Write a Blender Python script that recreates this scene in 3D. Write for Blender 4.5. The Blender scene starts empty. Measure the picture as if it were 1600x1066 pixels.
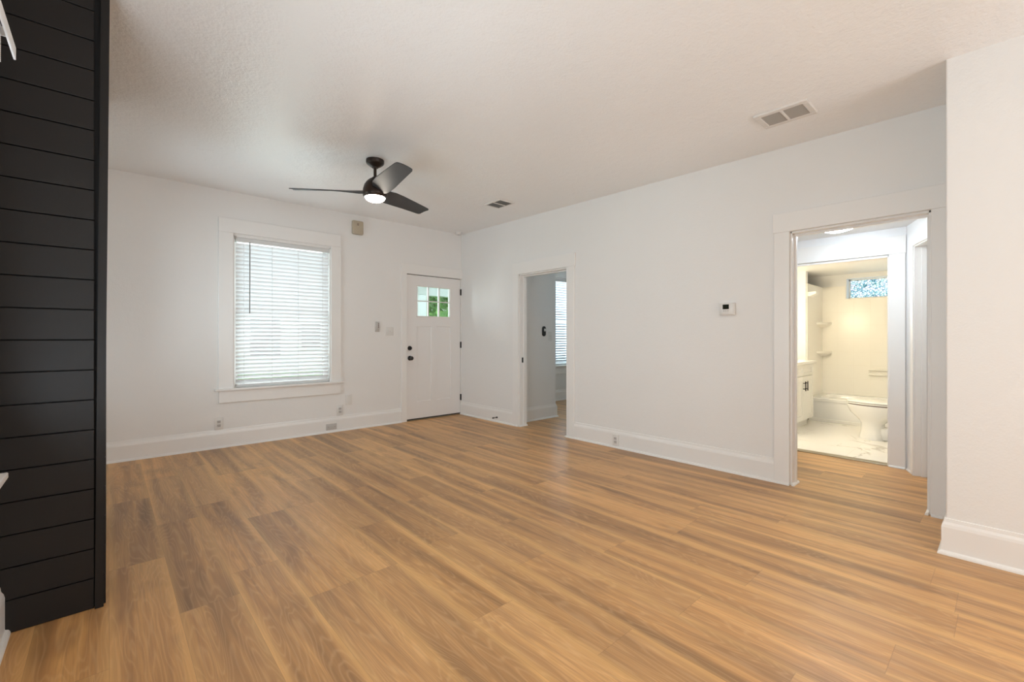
import bpy, bmesh, math, random
from mathutils import Vector, Matrix
random.seed(7)
C = bpy.context.scene.collection
scn = bpy.context.scene
PI = math.pi

# ---------------------------------------------------------------- camera, world, lights, exposure
cam_d = bpy.data.cameras.new('camera')
cam_d.sensor_width = 36.0
cam_d.lens = 700.0 / 1600.0 * 36.0
cam_d.shift_y = -5.5 / 1600.0
cam_d.clip_start = 0.02
cam = bpy.data.objects.new('camera', cam_d)
C.objects.link(cam)
cam.location = (0, 0, 1.2)
cam.rotation_euler = (PI / 2, 0, -math.atan(632.0 / 700.0))
scn.camera = cam

scn.view_settings.view_transform = 'Standard'
scn.view_settings.look = 'None'
scn.view_settings.gamma = 1.0
scn.view_settings.use_curve_mapping = False
scn.view_settings.exposure = 0.17
scn.cycles.use_denoising = True
scn.cycles.max_bounces = 12
scn.cycles.diffuse_bounces = 8
scn.cycles.sample_clamp_indirect = 8.0

w = bpy.data.worlds.new('sky')
scn.world = w
w.use_nodes = True
nt = w.node_tree
bgn = nt.nodes['Background']
bgn.inputs[0].default_value = (0.82, 0.92, 1.0, 1)
bgn.inputs[1].default_value = 1.5

def light(name, kind, loc, rot, energy, color, size=None, size_y=None):
    d = bpy.data.lights.new(name, kind)
    d.energy = energy
    d.color = color
    if kind == 'AREA':
        d.shape = 'RECTANGLE'
        d.size = size
        d.size_y = size_y or size
    elif kind == 'SUN':
        d.angle = 0.02
    o = bpy.data.objects.new(name, d)
    C.objects.link(o)
    o.location = loc
    o.rotation_euler = rot
    return o

# added daylight area lights outside the windows, some tipped upward to brighten the ceiling
light('added_daylight_near_window', 'AREA', (-0.62, 1.62, 1.40), (0, -math.radians(122), 0), 54, (0.77, 0.90, 1.0), 1.5, 1.4)
light('assumed_daylight_far_window', 'AREA', (-0.62, 4.75, 1.5), (0, -math.radians(105), 0), 30, (0.74, 0.88, 1.0), 1.6, 1.0)  # light for the assumed, unseen window behind the column
light('added_daylight_front_window', 'AREA', (1.57, 7.3, 1.3), (-math.radians(95), 0, 0), 125, (0.86, 0.95, 1.0), 2.6, 2.4)
light('added_daylight_bedroom_window', 'AREA', (6.9, 6.25, 1.6), (-PI / 2, 0, 0), 150, (0.70, 0.86, 1.0), 1.3, 1.6)
light('added_daylight_bath_window', 'AREA', (8.95, 1.13, 1.95), (0, PI / 2, 0), 4.5, (0.84, 0.95, 1.0), 0.5, 1.1)
light('added_back_fill', 'AREA', (2.3, -3.62, 1.45), (math.radians(133), 0, 0), 80, (0.84, 0.93, 1.0), 1.8, 1.4)  # unseen fill added behind the back wall to brighten ceiling and room
# kitchen end behind the camera: two unseen ceiling lamps added as fill
light('added_fill_lamp', 'AREA', (0.5, -2.4, 2.64), (0, 0, 0), 17, (1.0, 0.88, 0.68), 0.5, 0.5)
light('added_fill_lamp', 'AREA', (2.0, -2.6, 2.64), (0, 0, 0), 17, (1.0, 0.88, 0.68), 0.5, 0.5)
# assumed unseen lamp over the bathroom vanity, added to light the bathroom
vl = light('assumed_vanity_lamp', 'POINT', (6.3, 1.92, 1.5), (0, 0, 0), 29, (1.0, 0.85, 0.58))
vl.data.shadow_soft_size = 0.07
# sun over the roof, lighting the front garden only
light('sun', 'SUN', (3, -5, 12), (math.radians(38), 0, math.radians(18)), 2.6, (1.0, 0.96, 0.88))

# ---------------------------------------------------------------- materials
class N:
    def __init__(self, name):
        self.m = bpy.data.materials.new(name)
        self.m.use_nodes = True
        self.t = self.m.node_tree
        self.b = self.t.nodes['Principled BSDF']
        self.out = self.t.nodes['Material Output']
    def n(self, typ, **kw):
        nd = self.t.nodes.new(typ)
        for k, v in kw.items():
            setattr(nd, k, v)
        return nd
    def l(self, a, b):
        self.t.links.new(a, b)
    def val(self, sock, v):
        if hasattr(v, 'node'):
            self.l(v, sock)
        else:
            sock.default_value = v
    def math(self, op, a, b=None, c=None, clamp=False):
        nd = self.n('ShaderNodeMath', operation=op)
        nd.use_clamp = clamp
        self.val(nd.inputs[0], a)
        if b is not None: self.val(nd.inputs[1], b)
        if c is not None: self.val(nd.inputs[2], c)
        return nd.outputs[0]
    def comb(self, x, y, z):
        nd = self.n('ShaderNodeCombineXYZ')
        for i, v in enumerate((x, y, z)): self.val(nd.inputs[i], v)
        return nd.outputs[0]
    def pos(self):
        g = self.n('ShaderNodeNewGeometry')
        s = self.n('ShaderNodeSeparateXYZ')
        self.l(g.outputs['Position'], s.inputs[0])
        return g.outputs['Position'], s.outputs
    def noise(self, vec, scale, detail=3, rough=0.5, dist=0.0):
        nd = self.n('ShaderNodeTexNoise')
        self.l(vec, nd.inputs['Vector'])
        nd.inputs['Scale'].default_value = scale
        nd.inputs['Detail'].default_value = detail
        nd.inputs['Roughness'].default_value = rough
        nd.inputs['Distortion'].default_value = dist
        return nd.outputs['Fac']
    def ramp(self, fac, stops):
        nd = self.n('ShaderNodeValToRGB')
        el = nd.color_ramp.elements
        while len(el) < len(stops): el.new(0.5)
        for e, (p, c) in zip(el, stops):
            e.position = p
            e.color = (c, c, c, 1) if isinstance(c, float) else (*c, 1)
        self.l(fac, nd.inputs[0])
        return nd.outputs[0]
    def mix(self, fac, a, b, mode='MIX'):
        nd = self.n('ShaderNodeMix', data_type='RGBA', blend_type=mode)
        self.val(nd.inputs[0], fac)
        for s, v in ((nd.inputs[6], a), (nd.inputs[7], b)):
            if hasattr(v, 'node'): self.l(v, s)
            else: s.default_value = (*v, 1)
        return nd.outputs[2]
    def bump(self, h, strength, dist=0.01):
        nd = self.n('ShaderNodeBump')
        nd.inputs['Strength'].default_value = strength
        nd.inputs['Distance'].default_value = dist
        self.l(h, nd.inputs['Height'])
        self.l(nd.outputs[0], self.b.inputs['Normal'])
    def set(self, col=None, rough=0.5, metal=0.0, spec=0.5):
        if col is not None:
            if hasattr(col, 'node'): self.l(col, self.b.inputs['Base Color'])
            else: self.b.inputs['Base Color'].default_value = (*col, 1)
        self.val(self.b.inputs['Roughness'], rough)
        self.b.inputs['Metallic'].default_value = metal
        self.b.inputs['Specular IOR Level'].default_value = spec
        return self

def plain(name, col, rough=0.5, metal=0.0, spec=0.5, bump=0.0, scale=40.0, vary=0.0):
    k = N(name)
    p, s = k.pos()
    if vary:
        f = k.noise(p, scale * 0.15, 4)
        c = k.mix(f, tuple(v * (1 - vary) for v in col), tuple(min(1, v * (1 + vary)) for v in col))
        k.set(c, rough, metal, spec)
    else:
        k.set(col, rough, metal, spec)
    if bump:
        k.bump(k.noise(p, scale, 3), bump, 0.004)
    return k.m

def emit(name, col, strength):
    k = N(name)
    k.set((0.9, 0.9, 0.9), 0.4)
    k.b.inputs['Emission Color'].default_value = (*col, 1)
    k.b.inputs['Emission Strength'].default_value = strength
    return k.m

def plaster(name, col, bump, scale, rough, dist=0.004):
    k = N(name)
    p, s = k.pos()
    big = k.noise(p, 1.1, 3)
    c = k.mix(big, tuple(v * 0.97 for v in col), tuple(min(1, v * 1.02) for v in col))
    k.set(c, rough)
    a = k.noise(p, scale, 3, 0.55)
    b = k.noise(p, scale * 0.22, 3, 0.5)
    k.bump(k.math('ADD', k.math('MULTIPLY', a, 0.6), b), bump, dist)
    return k.m

M = {}
M['wall'] = plaster('wall_paint', (0.80, 0.785, 0.765), 0.35, 95, 0.55)
M['ceiling'] = plaster('ceiling_knockdown', (0.87, 0.865, 0.86), 0.75, 62, 0.33, 0.006)
M['trim'] = plain('trim_paint', (0.82, 0.80, 0.775), 0.35, bump=0.05, scale=30)
M['hallwall'] = plaster('hall_paint', (0.82, 0.82, 0.82), 0.25, 90, 0.5)
M['doorpaint'] = plain('door_paint', (0.80, 0.78, 0.765), 0.4, bump=0.04, scale=60)
M['shiplap'] = plain('charcoal_paint', (0.0125, 0.0105, 0.0095), 0.5, spec=0.25, bump=0.08, scale=45)
M['groove'] = plain('dark_groove', (0.004, 0.0035, 0.0035), 0.8)
M['black'] = plain('black_metal', (0.012, 0.011, 0.010), 0.38, metal=0.2)
M['bronze'] = plain('oil_rubbed_bronze', (0.035, 0.022, 0.016), 0.38, metal=0.55)
M['blade'] = plain('fan_blade_grey', (0.042, 0.042, 0.046), 0.5, bump=0.05, scale=60)
M['plastic'] = plain('white_plastic', (0.72, 0.70, 0.67), 0.35)
M['greyplastic'] = plain('grey_plastic', (0.52, 0.50, 0.475), 0.45)
M['slot'] = plain('socket_slot', (0.16, 0.09, 0.08), 0.5)
M['alarm'] = plain('aged_beige_plastic', (0.46, 0.39, 0.29), 0.5, vary=0.08)
M['lcd'] = plain('lcd_dark', (0.018, 0.02, 0.013), 0.12)
M['vent'] = plain('vent_paint', (0.70, 0.67, 0.635), 0.4)
M['ventdark'] = plain('duct_dark', (0.05, 0.048, 0.045), 0.8)
M['ventslat'] = plain('vent_louvre', (0.38, 0.355, 0.32), 0.5)
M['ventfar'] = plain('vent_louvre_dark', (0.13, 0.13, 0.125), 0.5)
M['weather'] = plain('rubber_weatherstrip', (0.02, 0.018, 0.016), 0.7)
M['brass'] = plain('satin_metal', (0.35, 0.30, 0.22), 0.35, metal=0.9)
M['porcelain'] = plain('porcelain', (0.86, 0.85, 0.82), 0.12)
M['vanity'] = plain('vanity_paint', (0.84, 0.83, 0.80), 0.35)
M['counter'] = plain('counter_white', (0.88, 0.87, 0.84), 0.15)
M['tub'] = plain('tub_enamel', (0.86, 0.86, 0.85), 0.14)
M['fanlens'] = emit('fan_lens', (1.0, 0.88, 0.74), 34.0)
M['halllens'] = emit('hall_lens', (0.76, 0.89, 1.0), 46.0)
M['lawn'] = plain('lawn', (0.10, 0.24, 0.04), 0.9, vary=0.35, scale=60)
M['siding'] = plain('white_siding', (0.78, 0.80, 0.80), 0.6)
M['porch'] = plain('porch_paint', (0.62, 0.64, 0.62), 0.6)
M['housewin'] = plain('dark_window', (0.03, 0.03, 0.035), 0.2)
M['roof'] = plain('shingle', (0.20, 0.18, 0.165), 0.9, vary=0.2)
M['bark'] = plain('bark', (0.11, 0.075, 0.05), 0.9, bump=0.5, scale=30)
M['leaf'] = plain('leaf', (0.13, 0.29, 0.07), 0.55, vary=0.75, scale=70)

def wood_floor():
    k = N('oak_plank_floor')
    p, s = k.pos()
    X, Y = s[0], s[1]
    px = k.math('DIVIDE', k.math('ADD', X, 4.327), 0.228)
    ix = k.math('FLOOR', px)
    fx = k.math('FRACT', px)
    wn = k.n('ShaderNodeTexWhiteNoise', noise_dimensions='1D')
    k.l(ix, wn.inputs['W'])
    py = k.math('ADD', k.math('DIVIDE', Y, 1.22), k.math('MULTIPLY', wn.outputs['Value'], 9.0))
    iy = k.math('FLOOR', py)
    fy = k.math('FRACT', py)
    wn2 = k.n('ShaderNodeTexWhiteNoise', noise_dimensions='3D')
    k.l(k.comb(ix, iy, 3.7), wn2.inputs['Vector'])
    rnd = wn2.outputs['Value']
    sc = k.n('ShaderNodeSeparateColor')
    k.l(wn2.outputs['Color'], sc.inputs[0])
    r2, r3 = sc.outputs[1], sc.outputs[2]
    off = k.math('MULTIPLY', rnd, 47.0)
    # broad smoky streaks along each plank
    v1 = k.comb(k.math('MULTIPLY', X, 10.5), k.math('MULTIPLY', Y, 0.62), off)
    st = k.noise(v1, 1.0, 3, 0.55, 0.4)
    # fine grain
    v2 = k.comb(k.math('MULTIPLY', X, 150.0), k.math('MULTIPLY', Y, 5.0), off)
    fi = k.noise(v2, 1.0, 4, 0.65)
    # cathedral figure: contour lines of a soft field
    v3 = k.comb(k.math('MULTIPLY', X, 9.0), k.math('MULTIPLY', Y, 1.0), k.math('ADD', off, 11.0))
    fld = k.noise(v3, 1.0, 2, 0.45, 0.3)
    rings = k.math('SINE', k.math('MULTIPLY', fld, 130.0))
    rings = k.math('MULTIPLY', k.math('ADD', rings, 1.0), 0.5)
    # knots / smudges
    v4 = k.comb(k.math('MULTIPLY', X, 7.0), k.math('MULTIPLY', Y, 2.6), k.math('ADD', off, 29.0))
    kn = k.ramp(k.noise(v4, 1.0, 2, 0.5), [(0.58, 0.0), (0.74, 1.0)])
    base = k.ramp(st, [(0.28, (0.175, 0.094, 0.040)), (0.44, (0.315, 0.170, 0.069)), (0.56, (0.43, 0.235, 0.092)), (0.72, (0.52, 0.300, 0.120))])
    tone = k.mix(r2, (0.86, 0.84, 0.82), (1.10, 1.08, 1.05))
    base = k.mix(1.0, base, tone, 'MULTIPLY')
    grey = k.mix(k.math('MULTIPLY', r3, 0.24), base, (0.25, 0.165, 0.098))
    c = k.mix(k.math('MULTIPLY', kn, 0.42), grey, (0.15, 0.080, 0.038))
    c = k.mix(k.math('MULTIPLY', k.ramp(fi, [(0.35, 1.0), (0.60, 0.0)]), 0.34), c, (0.20, 0.105, 0.045))
    c = k.mix(k.math('MULTIPLY', k.math('POWER', rings, 4.0), 0.13), c, (0.66, 0.46, 0.27))
    # pale golden long edges
    e = k.math('ABSOLUTE', k.math('SUBTRACT', fx, 0.5))
    ed = k.ramp(e, [(0.34, 0.0), (0.485, 1.0)])
    c = k.mix(k.math('MULTIPLY', ed, k.math('MULTIPLY', st, 0.9)), c, (0.53, 0.315, 0.125))
    # joints
    jx = k.math('GREATER_THAN', e, 0.4962)
    ey = k.math('ABSOLUTE', k.math('SUBTRACT', fy, 0.5))
    jy = k.math('GREATER_THAN', ey, 0.4988)
    j = k.math('MAXIMUM', jx, jy)
    c = k.mix(k.math('MULTIPLY', j, 0.26), c, (0.11, 0.06, 0.028))
    rough = k.math('ADD', 0.30, k.math('MULTIPLY', fi, 0.14))
    c = k.mix(1.0, c, (1.47, 1.45, 1.40), 'MULTIPLY')
    k.set(c, rough, 0, 0.42)
    h = k.math('SUBTRACT', k.math('MULTIPLY', fi, 0.25), j)
    k.bump(h, 0.16, 0.002)
    return k.m
M['floor'] = wood_floor()

def marble():
    k = N('marble_tile')
    p, s = k.pos()
    d = k.noise(p, 2.2, 4, 0.6)
    vec = k.n('ShaderNodeVectorMath', operation='ADD')
    k.l(p, vec.inputs[0])
    k.l(k.comb(k.math('MULTIPLY', d, 0.9), k.math('MULTIPLY', d, 0.7), 0.0), vec.inputs[1])
    v = k.n('ShaderNodeTexVoronoi', feature='DISTANCE_TO_EDGE')
    v.inputs['Scale'].default_value = 1.9
    k.l(vec.outputs[0], v.inputs['Vector'])
    vein = k.ramp(v.outputs['Distance'], [(0.0, 1.0), (0.035, 0.0)])
    m = k.ramp(k.noise(p, 1.7, 2), [(0.42, 0.0), (0.62, 1.0)])
    c = k.mix(k.math('MULTIPLY', k.math('MULTIPLY', vein, m), 0.75), (0.84, 0.82, 0.78), (0.33, 0.28, 0.21))
    gx = k.math('ABSOLUTE', k.math('SUBTRACT', k.math('FRACT', k.math('DIVIDE', s[0], 0.60)), 0.5))
    gy = k.math('ABSOLUTE', k.math('SUBTRACT', k.math('FRACT', k.math('DIVIDE', k.math('ADD', s[1], 0.1), 0.60)), 0.5))
    g = k.math('GREATER_THAN', k.math('MAXIMUM', gx, gy), 0.4965)
    c = k.mix(k.math('MULTIPLY', g, 0.4), c, (0.55, 0.52, 0.47))
    k.set(c, 0.18)
    return k.m
M['marble'] = marble()

def tile_panel():
    k = N('moulded_tile_surround')
    p, s = k.pos()
    def g(v, size, o):
        return k.math('ABSOLUTE', k.math('SUBTRACT', k.math('FRACT', k.math('DIVIDE', k.math('ADD', v, o), size)), 0.5))
    h = k.math('MAXIMUM', k.math('MAXIMUM', g(s[0], 0.2, 0.03), g(s[1], 0.2, 0.05)), g(s[2], 0.2, 0.02))
    line = k.math('GREATER_THAN', h, 0.487)
    k.set(k.mix(k.math('MULTIPLY', line, 0.2), (0.87, 0.85, 0.80), (0.74, 0.70, 0.62)), 0.28)
    k.bump(k.math('SUBTRACT', 1.0, line), 0.25, 0.003)
    return k.m
M['surround'] = tile_panel()

def pebble_glass():
    k = N('pebble_film_glass')
    p, s = k.pos()
    v = k.n('ShaderNodeTexVoronoi', feature='DISTANCE_TO_EDGE')
    v.inputs['Scale'].default_value = 33.0
    k.l(p, v.inputs['Vector'])
    line = k.ramp(v.outputs['Distance'], [(0.02, 1.0), (0.11, 0.0)])
    v2 = k.n('ShaderNodeTexVoronoi', feature='F1')
    v2.inputs['Scale'].default_value = 33.0
    k.l(p, v2.inputs['Vector'])
    tint = k.mix(0.35, (0.80, 0.93, 0.97), v2.outputs['Color'])
    tint = k.mix(0.65, tint, (0.86, 0.95, 0.97))
    c = k.mix(line, tint, (0.07, 0.15, 0.18))
    tr = k.n('ShaderNodeBsdfTranslucent')
    k.l(c, tr.inputs[0])
    tp = k.n('ShaderNodeBsdfTransparent')
    k.l(c, tp.inputs[0])
    mx = k.n('ShaderNodeMixShader')
    mx.inputs[0].default_value = 0.35
    k.l(tr.outputs[0], mx.inputs[1])
    k.l(tp.outputs[0], mx.inputs[2])
    k.l(mx.outputs[0], k.out.inputs[0])
    return k.m
M['pebble'] = pebble_glass()

def glass():
    k = N('clear_glass')
    tp = k.n('ShaderNodeBsdfTransparent')
    tp.inputs[0].default_value = (0.96, 0.98, 0.97, 1)
    gl = k.n('ShaderNodeBsdfGlossy')
    gl.inputs['Roughness'].default_value = 0.03
    fr = k.n('ShaderNodeFresnel')
    fr.inputs[0].default_value = 1.45
    mx = k.n('ShaderNodeMixShader')
    k.l(fr.outputs[0], mx.inputs[0])
    k.l(tp.outputs[0], mx.inputs[1])
    k.l(gl.outputs[0], mx.inputs[2])
    k.l(mx.outputs[0], k.out.inputs[0])
    return k.m
M['glass'] = glass()

def slat_mat():
    k = N('blind_slat')
    df = k.n('ShaderNodeBsdfDiffuse')
    df.inputs[0].default_value = (0.90, 0.91, 0.92, 1)
    tr = k.n('ShaderNodeBsdfTranslucent')
    tr.inputs[0].default_value = (0.86, 0.88, 0.90, 1)
    mx = k.n('ShaderNodeMixShader')
    mx.inputs[0].default_value = 0.14
    k.l(df.outputs[0], mx.inputs[1])
    k.l(tr.outputs[0], mx.inputs[2])
    k.l(mx.outputs[0], k.out.inputs[0])
    return k.m
M['slat'] = slat_mat()
M['rail'] = plain('blind_rail', (0.66, 0.66, 0.65), 0.4)
M['wand'] = plain('smoke_acrylic_wand', (0.18, 0.17, 0.16), 0.25)

# ---------------------------------------------------------------- mesh helpers
class MB:
    def __init__(self):
        self.bm = bmesh.new()
    def quad(self, *pts):
        return self.bm.faces.new([self.bm.verts.new(p) for p in pts])
    def box(self, x0, x1, y0, y1, z0, z1, bev=0.0, seg=1):
        x0, x1 = sorted((x0, x1)); y0, y1 = sorted((y0, y1)); z0, z1 = sorted((z0, z1))
        v = [self.bm.verts.new(p) for p in ((x0, y0, z0), (x1, y0, z0), (x1, y1, z0), (x0, y1, z0), (x0, y0, z1), (x1, y0, z1), (x1, y1, z1), (x0, y1, z1))]
        fs = [self.bm.faces.new([v[i] for i in f]) for f in ((3, 2, 1, 0), (4, 5, 6, 7), (0, 1, 5, 4), (1, 2, 6, 5), (2, 3, 7, 6), (3, 0, 4, 7))]
        if bev:
            es = list({e for f in fs for e in f.edges})
            bmesh.ops.bevel(self.bm, geom=es, offset=bev, segments=seg, profile=0.5, affect='EDGES')
        return self
    def prism(self, pts, d):
        """closed polygon pts (3d, planar) pushed along vector d"""
        d = Vector(d)
        a = [self.bm.verts.new(p) for p in pts]
        b = [self.bm.verts.new(Vector(p) + d) for p in pts]
        self.bm.faces.new(a[::-1]); self.bm.faces.new(b)
        n = len(pts)
        for i in range(n):
            self.bm.faces.new((a[i], a[(i + 1) % n], b[(i + 1) % n], b[i]))
        return self
    def ring_loft(self, rings, cap0=True, cap1=True):
        rs = [[self.bm.verts.new(p) for p in r] for r in rings]
        n = len(rs[0])
        for a, b in zip(rs, rs[1:]):
            for i in range(n):
                self.bm.faces.new((a[i], a[(i + 1) % n], b[(i + 1) % n], b[i]))
        if cap0: self.bm.faces.new(rs[0][::-1])
        if cap1: self.bm.faces.new(rs[-1])
        return self
    def cyl(self, p0, p1, r0, r1=None, n=20):
        r1 = r0 if r1 is None else r1
        return self.lathe(p0, p1, [(0, r0), (1, r1)], n)
    def lathe(self, p0, p1, prof, n=28):
        """prof: (t along p0-p1, radius)"""
        p0, p1 = Vector(p0), Vector(p1)
        ax = (p1 - p0)
        u = ax.normalized().orthogonal().normalized()
        v = ax.normalized().cross(u)
        self.ring_loft([[p0 + ax * t + (u * math.cos(2 * PI * i / n) + v * math.sin(2 * PI * i / n)) * max(r, 1e-4) for i in range(n)] for t, r in prof])
        return self
    def tube(self, pts, r, n=10):
        pts = [Vector(p) for p in pts]
        rings = []
        for i, p in enumerate(pts):
            t = (pts[min(i + 1, len(pts) - 1)] - pts[max(i - 1, 0)]).normalized()
            u = t.cross(Vector((0.13, 0.21, 0.97))).normalized()
            v = t.cross(u)
            rings.append([p + (u * math.cos(2 * PI * j / n) + v * math.sin(2 * PI * j / n)) * r for j in range(n)])
        return self.ring_loft(rings)
    def build(self, name, mat, parent=None, smooth=False, **props):
        bm = self.bm
        bmesh.ops.recalc_face_normals(bm, faces=bm.faces)
        if parent is not None:
            off = Vector(parent.location)
            q = parent.parent
            while q is not None:
                off += Vector(q.location); q = q.parent
            bmesh.ops.translate(bm, verts=bm.verts, vec=-off)
        me = bpy.data.meshes.new(name)
        bm.to_mesh(me); bm.free()
        me.materials.append(M[mat] if isinstance(mat, str) else mat)
        if smooth:
            for p in me.polygons: p.use_smooth = True
            me.set_sharp_from_angle(angle=math.radians(40))
        o = bpy.data.objects.new(name, me)
        C.objects.link(o)
        if parent is not None: o.parent = parent
        for k_, v_ in props.items(): o[k_] = v_
        return o

def empty(name, loc):
    o = bpy.data.objects.new(name, None)
    o.empty_display_size = 0.1
    C.objects.link(o)
    o.location = loc
    return o
def tag(o, label, cat, group=None, kind=None):
    o['label'] = label
    o['category'] = cat
    if group: o['group'] = group
    if kind: o['kind'] = kind
    return o
def thing(name, loc, label, cat, group=None, kind=None):
    return tag(empty(name, loc), label, cat, group, kind)
def struct(name, mb, mat, label, cat, smooth=False):
    return tag(mb.build(name, mat, None, smooth), label, cat, None, 'structure')
def copy_thing(o, loc, label, group=None):
    def cp(a, parent):
        b = a.copy(); C.objects.link(b)
        if parent is not None: b.parent = parent
        for ch in [c for c in bpy.data.objects if c.parent == a]: cp(ch, b)
        return b
    r = cp(o, None)
    r.location = loc
    r['label'] = label
    if group: r['group'] = group
    return r

# ---------------------------------------------------------------- the shell
FY = 5.75          # face of the front wall
RX = 4.12          # face of the right wall
LX = -0.325        # face of the left wall
TOP = 2.90
def ceil_z(y): return 2.742 + 0.0122 * y

def wall_y(y0, y1, x0, x1, z1, holes):
    """wall standing along X between faces y0,y1 with rectangular holes (x0,x1,z0,z1)"""
    mb = MB()
    hs = sorted(holes)
    x = x0
    for a, b, c, d in hs:
        if a > x: mb.box(x, a, y0, y1, 0, z1)
        if c > 0: mb.box(a, b, y0, y1, 0, c)
        if d < z1: mb.box(a, b, y0, y1, d, z1)
        x = b
    if x1 > x: mb.box(x, x1, y0, y1, 0, z1)
    return mb
def wall_x(x0, x1, y0, y1, z1, holes):
    mb = MB()
    y = y0
    for a, b, c, d in sorted(holes):
        if a > y: mb.box(x0, x1, y, a, 0, z1)
        if c > 0: mb.box(x0, x1, a, b, 0, c)
        if d < z1: mb.box(x0, x1, a, b, d, z1)
        y = b
    if y1 > y: mb.box(x0, x1, y, y1, 0, z1)
    return mb

struct('floor', MB().box(-0.55, 7.72, -3.5, FY + 0.12, -0.12, 0.0), 'floor', 'warm oak plank floor running toward the front door', 'floor')
mb = MB()
ya, yb = -3.5, FY + 0.15
mb.ring_loft([[(-0.6, ya, ceil_z(ya)), (7.75, ya, ceil_z(ya)), (7.75, ya, 3.0), (-0.6, ya, 3.0)], [(-0.6, yb, ceil_z(yb)), (7.75, yb, ceil_z(yb)), (7.75, yb, 3.0), (-0.6, yb, 3.0)]])
struct('ceiling', mb, 'ceiling', 'white textured ceiling over the living room', 'ceiling')

W1 = (1.03, 2.10, 0.64, 2.335)
D1 = (3.158, 4.107, 0.0, 2.112)
W2 = (6.02, 7.30, 0.66, 2.33)
struct('wall_front', wall_y(FY, FY + 0.15, -0.6, 7.72, TOP, [W1, D1, W2]), 'wall', 'off-white front wall with blind-covered window and front door', 'wall')
O1 = (3.564, 4.42, 0.0, 2.048)
O2 = (0.345, 1.19, 0.0, 2.06)
struct('wall_right', wall_x(RX, RX + 0.13, 0.16, FY, TOP, [O1, O2]), 'wall', 'long off-white right wall with two cased openings', 'wall')
WL = (1.0, 2.35, 0.70, 2.16)
WL2 = (4.3, 5.2, 0.7, 2.3)  # assumed opening, unseen behind the column, lets light in
struct('wall_left', wall_x(LX - 0.15, LX, -3.5, FY, TOP, [WL, WL2]), 'wall', 'left wall beside the dark shiplap column', 'wall')
struct('wall_back', wall_y(-3.5, -3.38, -0.6, 4.25, TOP, [(1.35, 3.25, 0.75, 2.15)]), 'wall', 'wall at the kitchen end behind the viewer', 'wall')  # opening added only to let the back fill light through
struct('wall_near_right', MB().box(3.46, RX + 0.13, -3.38, 0.232, 0, TOP, 0.006, 2), 'wall', 'cream wall end projecting at the right edge of the picture', 'wall')

# shiplap column
COLY = 2.71
mb = MB().box(LX, -0.016, COLY + 0.02, COLY + 1.35, 0, ceil_z(COLY + 0.6))
col = struct('wall_shiplap', mb, 'groove', 'black horizontal shiplap column against the left wall', 'wall')
zs = [0.0, 0.135, 0.266, 0.398, 0.531, 0.662, 0.793]
while zs[-1] < 2.62: zs.append(zs[-1] + 0.1322)
zs.append(ceil_z(COLY) - 0.002)
mb = MB()
for a, b in zip(zs, zs[1:]):
    mb.box(LX + 0.003, -0.044, COLY, COLY + 0.019, a + 0.0022, b - 0.0022, 0.0012)
mb.build('shiplap_boards', 'shiplap', col)
mb = MB()
mb.ring_loft([[(-0.042, COLY - 0.008, 0), (-0.013, COLY - 0.008, 0), (-0.013, COLY + 0.018, 0), (-0.042, COLY + 0.018, 0)],
              [(-0.021, COLY - 0.008, ceil_z(COLY) - 0.002), (0.008, COLY - 0.008, ceil_z(COLY) - 0.002), (0.008, COLY + 0.018, ceil_z(COLY) - 0.002), (-0.021, COLY + 0.018, ceil_z(COLY) - 0.002)]])
mb.build('corner_trim', 'shiplap', col)
mb = MB()
for a, b in zip(zs, zs[1:]):
    mb.box(-0.014, -0.006, COLY + 0.019, COLY + 1.35, a + 0.0022, b - 0.0022, 0.0012)
mb.build('side_boards', 'shiplap', col)

# baseboards: profile swept along straight runs
PROF = [(0.0, 0.0), (0.034, 0.0), (0.033, 0.009), (0.028, 0.017), (0.020, 0.020), (0.018, 0.022), (0.018, 0.150), (0.015, 0.165), (0.008, 0.178), (0.006, 0.196), (0.0, 0.198)]
def base_run(mb, p0, p1, nrm, scale=1.0):
    (ax, ay), (bx, by) = p0, p1
    nx, ny = nrm
    a = [(ax + nx * d * scale, ay + ny * d * scale, z * scale) for d, z in PROF]
    mb.prism(a, (bx - ax, by - ay, 0))
mb = MB(); base_run(mb, (LX, FY), (3.078, FY), (0, -1))
struct('baseboard_front', mb, 'trim', 'white moulded baseboard under the window on the front wall', 'baseboard')
mb = MB(); base_run(mb, (RX, 4.53), (RX, FY), (-1, 0)); base_run(mb, (RX, 1.303), (RX, 3.447), (-1, 0))
struct('baseboard_right', mb, 'trim', 'white moulded baseboard along the long right wall', 'baseboard')
mb = MB(); mb.ring_loft([[(3.46 - d, -3.38, z) for d, z in PROF], [(3.46 - d, 0.232 + d, z) for d, z in PROF], [(RX - 0.02, 0.232 + d, z) for d, z in PROF]])
struct('baseboard_near_right', mb, 'trim', 'white baseboard wrapping the wall end at right', 'baseboard')
mb = MB(); base_run(mb, (LX, -3.38), (LX, COLY), (1, 0))
struct('baseboard_left', mb, 'trim', 'white baseboard on the left wall in front of the shiplap', 'baseboard')

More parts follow.
